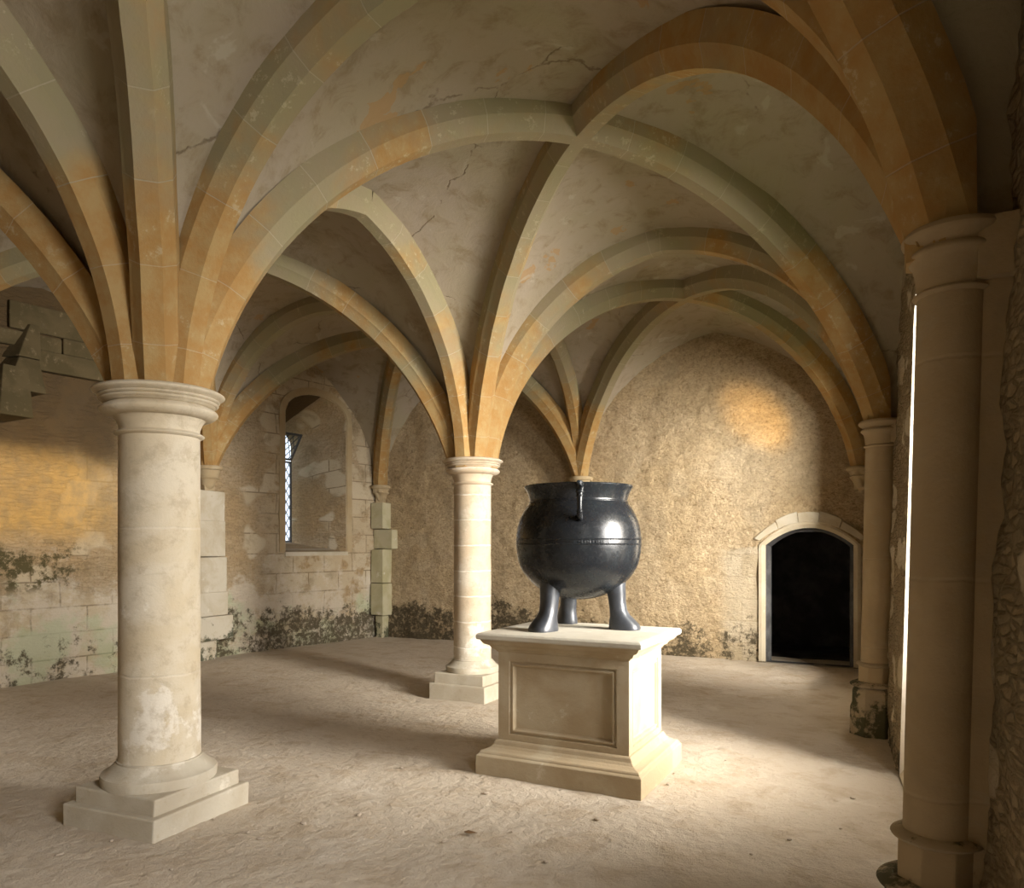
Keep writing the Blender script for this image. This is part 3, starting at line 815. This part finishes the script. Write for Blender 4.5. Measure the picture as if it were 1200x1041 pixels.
pier('corner_pier', [(-8.24,-7.98,10.50,10.75,1.9,2.36),(-8.24,-7.84,10.58,10.75,1.55,1.89),(-8.24,-7.98,10.50,10.77,.95,1.54),(-8.24,-7.97,10.50,10.77,.38,.94),(-8.20,-8.04,10.58,10.77,-.03,.37)],
     'greenish ashlar pier in the left rear corner', grn)

# stepped stone hood and lintel on the left wall
t = empty('chimney_hood', (left_x(4.8), 4.8, 3.0)); tag(t, 'stepped stone chimney hood jutting from the left wall, at the left edge', 'chimney hood')
def frustum(bm, top, bot, z0, z1, base):
    (yt0, yt1, xt), (yb0, yb1, xb) = top, bot
    wx = lambda y: left_x(y)-.12
    vs = [(wx(yb0), yb0, z0), (xb, yb0+.10, z0), (xb, yb1-.02, z0), (wx(yb1), yb1, z0), (wx(yt0), yt0, z1), (xt, yt0+.06, z1), (xt, yt1, z1), (wx(yt1), yt1, z1)]
    v = [bm.verts.new(Vector(k)-Vector(base)) for k in vs]
    for f in ((0,1,2,3),(7,6,5,4),(0,4,5,1),(1,5,6,2),(2,6,7,3),(3,7,4,0)): bm.faces.new([v[i] for i in f])
base = tuple(t.location)
for tp, bt, z0, z1 in (((5.03,5.20,-8.93), (4.80,5.17,-8.82), 3.76, 4.18), ((4.86,5.14,-8.84), (4.58,5.13,-8.65), 3.34, 3.755), ((4.60,4.93,-8.68), (4.40,4.87,-8.45), 3.01, 3.60)):
    bm = bmesh.new(); frustum(bm, tp, bt, z0, z1, base); obj('hood_stone', bm, M['hood'], t, bevel=.008)
t = empty('stone_lintel', (left_x(5.6), 5.6, 3.75)); tag(t, 'long weathered stone lintel course on the left wall above the stepped hood', 'lintel')
for (a, b, z0, z1, pr) in ((5.0, 6.6, 3.66, 3.90, .10), (4.7, 5.45, 3.905, 4.08, .06), (5.46, 6.3, 3.905, 4.10, .07), (4.9, 5.9, 4.105, 4.42, .05)):
    bm = bmesh.new(); vs = []
    for y, d in ((a,-.1),(b,-.1),(b,pr),(a,pr)): vs.append(Vector((left_x(y), y, 0))+LN*d - Vector((t.location.x, t.location.y, 0)))
    lo = [bm.verts.new((v.x, v.y, z0-3.75)) for v in vs]; hi = [bm.verts.new((v.x, v.y, z1-3.75)) for v in vs]
    bm.faces.new(lo); bm.faces.new(hi)
    for i in range(4): bm.faces.new((lo[i], lo[(i+1)%4], hi[(i+1)%4], hi[i]))
    obj('lintel_stone', bm, M['hood'], t, bevel=.012)

# ------------------------------------------------------------------ pedestal
PX, PY = -2.035, 5.037; HX, HY = .605, .495
ped = empty('stone_pedestal', (PX, PY, 0)); tag(ped, 'square panelled stone pedestal with moulded base and cap under the black cauldron', 'pedestal')
bm = bmesh.new()
rect_lathe(bm, [(.0,-.05),(.0,.122),(.012,.132),(.018,.134),(.018,.142),(.026,.152),(.05,.160),(.075,.172),(.092,.190),(.100,.212),(.108,.222),(.125,.224)], HX, HY)
obj('base_moulding', bm, M['ped'], ped, bevel=.004)
def panel_face(bm, w0, w1, z0, z1, F, ins=(.085,.085,.05,.07)):
    """sunk, moulded panel on a face; F(u,z,depth)->point"""
    l, r, b, tt = ins
    rings = [((w0, w1, z0, z1), 0), ((w0+l, w1-r, z0+b, z1-tt), 0)]
    for k, (g, d) in enumerate(((.004,.014),(.016,.014),(.022,.004),(.030,.004),(.036,.020),(.046,.026))):
        rings.append(((w0+l+g, w1-r-g, z0+b+g, z1-tt-g), d))
    R = []
    for (a, c, e, f), d in rings: R.append([bm.verts.new(F(u, z, d)) for u, z in ((a,e),(c,e),(c,f),(a,f))])
    for p, q in zip(R, R[1:]):
        for i in range(4): bm.faces.new((p[i], p[(i+1)%4], q[(i+1)%4], q[i]))
    bm.faces.new(R[-1])
bm = bmesh.new(); a, b = HX-.12, HY-.12; z0, z1 = .215, .855
panel_face(bm, -a, a, z0, z1, lambda u, z, d: (u, -b+d, z))
panel_face(bm, -a, a, z0, z1, lambda u, z, d: (u, b-d, z))
panel_face(bm, -b, b, z0, z1, lambda u, z, d: (a-d, u, z), (.075,.075,.05,.07))
panel_face(bm, -b, b, z0, z1, lambda u, z, d: (-a+d, u, z), (.075,.075,.05,.07))
box(bm, -a+.04, a-.04, -b+.04, b-.04, .23, .84)
obj('panelled_die', bm, M['ped'], ped)
bm = bmesh.new()
rect_lathe(bm, [(.125,.845),(.110,.850),(.105,.862),(.085,.872),(.075,.888),(.072,.896),(.045,.905),(.028,.925),(.022,.938),(.010,.941)], HX, HY)
obj('cap_moulding', bm, M['ped'], ped, bevel=.003)
bm = bmesh.new(); rect_lathe(bm, [(.006,.939),(.0,.948),(.0,.972),(.012,.985),(.03,.988)], HX, HY); obj('top_slab', bm, M['slab'], ped, bevel=.003)

# ------------------------------------------------------------------ cauldron
CX, CY, CZ = -2.115, 5.17, .988
cal = empty('black_cauldron', (CX, CY, CZ)); tag(cal, 'large round black metal cauldron standing on three feet on the pedestal', 'cauldron')
prof = []
zc, rm = .652, .467
bm = bmesh.new()
outer = []
for i in range(33):            # belly, slightly flattened below
    a = -math.pi/2 + (math.pi/2+math.radians(50))*i/32
    rz_ = .432 if a < 0 else .39
    outer.append((max(.0005, rm*math.cos(a)**(.96 if a < 0 else 1.)) if i else .0005, zc+rz_*math.sin(a)))
outer[-1] = (outer[-1][0], outer[-1][1])
ctrl = [(.0,.213),(.11,.222),(.204,.2515),(.300,.300),(.358,.349),(.418,.425),(.452,.510),(.467,.6345),(.457,.745),(.434,.820),(.398,.888),(.374,.922)]
def crom(P, n=5):
    out = []
    for i in range(len(P)-1):
        p0, p1, p2, p3 = P[max(i-1,0)], P[i], P[i+1], P[min(i+2,len(P)-1)]
        for k in range(n):
            t_ = k/n; out.append(tuple(.5*((2*b)+(-a+c)*t_+(2*a-5*b+4*c-d)*t_**2+(-a+3*b-3*c+d)*t_**3) for a,b,c,d in zip(p0,p1,p2,p3)))
    return out+[P[-1]]
o2 = [(max(r,.0005), z) for r, z in crom(ctrl)]
neck = [(.366,.934),(.362,.942),(.364,.955),(.372,.985),(.385,1.015),(.398,1.038),(.404,1.046),(.405,1.054),(.400,1.059),(.392,1.059)]
inner = [(.385,1.05),(.365,1.01),(.345,.96),(.345,.93),(.36,.9),(.42,.78),(.44,.66),(.42,.5),(.34,.34),(.2,.255),(.0005,.235)]
lathe(bm, o2+neck+inner, 112, cap=False)
body = obj('bowl', bm, M['iron'], cal, smooth='auto')
bm = bmesh.new()     # double raised band around the belly
for zb in (.625, .660):
    rr = .4665
    lathe(bm, [(rr-.006, zb-.008)]+roll(rr-.001, zb-.006, zb+.006, .006, 6)+[(rr-.006, zb+.008)], 112, cap=False)
obj('raised_band', bm, M['iron'], cal, smooth='auto')
bm = bmesh.new()
lathe(bm, [(.36,.928)]+roll(.364,.928,.944,.006,6)+[(.36,.944)], 112, cap=False)
obj('neck_ring', bm, M['iron'], cal, smooth='auto')
# worn raised marks between the two bands
bm = bmesh.new()
fa = math.atan2(-CY, -CX)
for k in range(16):
    a = fa - .16 + k*.042 + random.uniform(-.006,.006); w = random.uniform(.004,.009); hgt = random.uniform(.006,.011)
    r = rm-.002
    for s in range(1):
        c = Vector((r*math.cos(a), r*math.sin(a), .642)); tdir = Vector((-math.sin(a), math.cos(a), 0)); n = Vector((math.cos(a), math.sin(a), 0))
        vs = [c+tdir*p*w+Vector((0,0,q*hgt)) for p, q in ((-1,-1),(1,-1),(1,1),(-1,1))]
        lo = [bm.verts.new(v-n*.004) for v in vs]; hi = [bm.verts.new(v*1.0+n*.0045) for v in vs]
        bm.faces.new(lo); bm.faces.new(hi)
        for i in range(4): bm.faces.new((lo[i], lo[(i+1)%4], hi[(i+1)%4], hi[i]))
obj('worn_relief_marks', bm, M['iron'], cal, bevel=.0015)
# lug handles
for sgn in (0, math.pi):
    ha = fa + .02 + sgn
    bm = bmesh.new(); n = Vector((math.cos(ha), math.sin(ha), 0))
    prf = [(.385,1.030),(.425,1.045),(.455,1.040),(.472,1.015),(.480,.97),(.482,.92),(.480,.87),(.472,.825),(.450,.805),(.420,.815)]
    pts = [n*r+Vector((0,0,z)) for r, z in prf]
    tube(bm, pts, [.020,.026,.029,.027,.022,.018,.017,.020,.024,.020], 14)
    for zz, rr in ((.985,.033),(.960,.027),(.85,.024)):
        tube(bm, [n*.480+Vector((0,0,zz-.006)), n*.481+Vector((0,0,zz)), n*.480+Vector((0,0,zz+.006))], [rr*.8, rr, rr*.8], 14)
    obj('handle', bm, M['iron'], cal, smooth=True)
# legs with flared hoof-like feet
def leg(ang):
    bm = bmesh.new(); n = Vector((math.cos(ang), math.sin(ang), 0)); q = Vector((-n.y, n.x, 0))
    spec = [ # z, radial centre, half length (radial), half width
        (.42,.270,.080,.082),(.34,.282,.074,.076),(.27,.290,.067,.068),(.20,.296,.062,.064),(.14,.304,.063,.064),(.10,.318,.074,.068),(.068,.334,.094,.074),(.038,.346,.110,.082),(.012,.350,.116,.086),(.0,.350,.114,.085)]
    rings = []
    for z, rc, hl, hw in spec:
        ring = []
        for k in range(24):
            a = 2*math.pi*k/24; ca, sa = math.cos(a), math.sin(a)
            e = 2.6; m = (abs(ca)**e+abs(sa)**e)**(-1/e)
            ring.append(bm.verts.new(n*(rc+hl*ca*m)+q*(hw*sa*m*(1.0 if z > .1 else 1.0+.12*ca))+Vector((0,0,z))))
        rings.append(ring)
    for a_, b_ in zip(rings, rings[1:]):
        for k in range(24): bm.faces.new((a_[k], a_[(k+1)%24], b_[(k+1)%24], b_[k]))
    bm.faces.new(rings[0]); bm.faces.new(rings[-1])
    return obj('leg', bm, M['ironleg'], cal, smooth='auto')
vd = math.atan2(CT, -ST)       # away from the camera
for a in (vd+math.radians(10), vd+math.radians(10)+2*math.pi/3, vd+math.radians(10)-2*math.pi/3): leg(a)

# ------------------------------------------------------------------ stone chips and leaves on the floor
def ground(px, py):
    Z = EYE*870/(py-640); X = (px-600)/870*Z; return X*CT-Z*ST, X*ST+Z*CT
def chip_mesh(name, r):
    bm = bmesh.new(); bmesh.ops.create_icosphere(bm, subdivisions=2, radius=r)
    for v in bm.verts:
        f = 1+noise.noise(v.co*40+Vector((r*900,0,0)))*.6; v.co = Vector((v.co.x*f*1.3, v.co.y*f, v.co.z*f*.55))
    me = bpy.data.meshes.new(name); bm.to_mesh(me); bm.free(); me.materials.append(M['peb']); return me
chips = [chip_mesh('stone_chip', r) for r in (.008,.011,.015)]
spots = [(200,1018),(290,975),(305,982),(600,975),(925,983),(1000,935),(985,970),(640,1010),(570,930),(790,905),(783,918),(355,965),(330,1000),(470,900),(420,955),(250,960),(130,985),(70,1000),(880,1000),(520,985),(700,960),(850,890)]
for i, (px, py) in enumerate(spots):
    x, y = ground(px, py); o = bpy.data.objects.new('stone_chip', chips[i%3]); COL.objects.link(o)
    o.location = (x, y, -.004+noise.noise(Vector((x,y,0))*.55)*.018+noise.noise(Vector((x,y,0))*1.9)*.010); o.rotation_euler = (0,0,i*1.7)
    tag(o, 'small stone chip lying loose on the earth floor', 'stone chip', 'loose chips on the earth floor')
bm = bmesh.new()
for k in range(2):
    pts = [(-.04,0,.004),(-.02,.016,.010),(.01,.020,.006),(.045,.002,.012),(.01,-.018,.008),(-.02,-.014,.006)]
lo = [bm.verts.new(Vector(p)-Vector((0,0,.002))) for p in pts]; hi = [bm.verts.new(p) for p in pts]
bm.faces.new(lo); bm.faces.new(hi)
for i in range(6): bm.faces.new((lo[i], lo[(i+1)%6], hi[(i+1)%6], hi[i]))
x, y = ground(551, 977); lf = obj('dry_leaf', bm, M['leaf'], loc=(x, y, 0)); tag(lf, 'single dark dry leaf on the floor in front of the pedestal', 'leaf')

# ------------------------------------------------------------------ light
def area(name, loc, target, sx, sy, power, col):
    l = bpy.data.lights.new(name, 'AREA'); l.shape = 'RECTANGLE'; l.size = sx; l.size_y = sy; l.energy = power; l.color = col
    o = bpy.data.objects.new(name, l); COL.objects.link(o); o.location = loc
    o.rotation_euler = (Vector(target)-Vector(loc)).to_track_quat('-Z', 'Y').to_euler(); return o
def spot(name, loc, target, ang, power, col, size=.1, blend=.8):
    l = bpy.data.lights.new(name, 'SPOT'); l.energy = power; l.color = col; l.spot_size = math.radians(ang); l.spot_blend = blend; l.shadow_soft_size = size
    o = bpy.data.objects.new(name, l); COL.objects.link(o); o.location = loc
    o.rotation_euler = (Vector(target)-Vector(loc)).to_track_quat('-Z', 'Y').to_euler(); return o
DAY = (1.0, .955, .905)
area('low_bright_sky', (5.2, 3.4, 2.7), (.3, 4.8, 1.9), 5.6, 3.0, 2050, DAY)
area('near_sky', (2.6, .2, 3.2), (-4, 2.4, 1.0), 1.8, 2.0, 440, DAY)
ar = area('rear_sky', (3.6, 6.0, 3.0), (-.2, 8.8, 1.9), 4.0, 2.4, 1350, (1.0,.93,.82)); ar.data.spread = math.radians(110)
spot('back_wall_fill_spot', (1.1, 6.9, 2.5), (-2.05, BACK, 1.7), 27, 900, (1.0,.87,.64), .30, 1.)  # added lamp outside the rear opening, brightens a patch of back wall
spot('back_wall_warm_spot', (.12, 8.75, 1.45), (-1.70, BACK, 3.36), 15, 800, (1.0,.58,.12), .05, 1.)  # added lamp inside the rear reveal, imitates a yellow glint of reflected sun
spot('left_wall_warm_spot', (.55, 4.5, 3.1), (-8.95, 5.2, 2.25), 13, 1000, (1.0,.64,.22), .12, 1.)  # added lamp in the middle opening, throws the warm glow on the left wall
w = bpy.data.worlds.new('sky'); SC.world = w; w.use_nodes = True
bg = w.node_tree.nodes['Background']; bg.inputs[0].default_value = (.80,.88,1.0,1); bg.inputs[1].default_value = 1.6

# ------------------------------------------------------------------ camera
cam = bpy.data.cameras.new('camera'); co = bpy.data.objects.new('camera', cam); COL.objects.link(co)
co.location = (0, 0, EYE); co.rotation_euler = (math.pi/2, 0, TH)
cam.sensor_fit = 'HORIZONTAL'; cam.sensor_width = 36; cam.lens = 36*870/1200
cam.shift_y = (640-520.5)/1200; cam.clip_start = .02
SC.camera = co
SC.view_settings.view_transform = 'Standard'; SC.view_settings.look = 'None'; SC.view_settings.gamma = 1
SC.view_settings.exposure = 0.2
SC.cycles.max_bounces = 10; SC.cycles.diffuse_bounces = 8
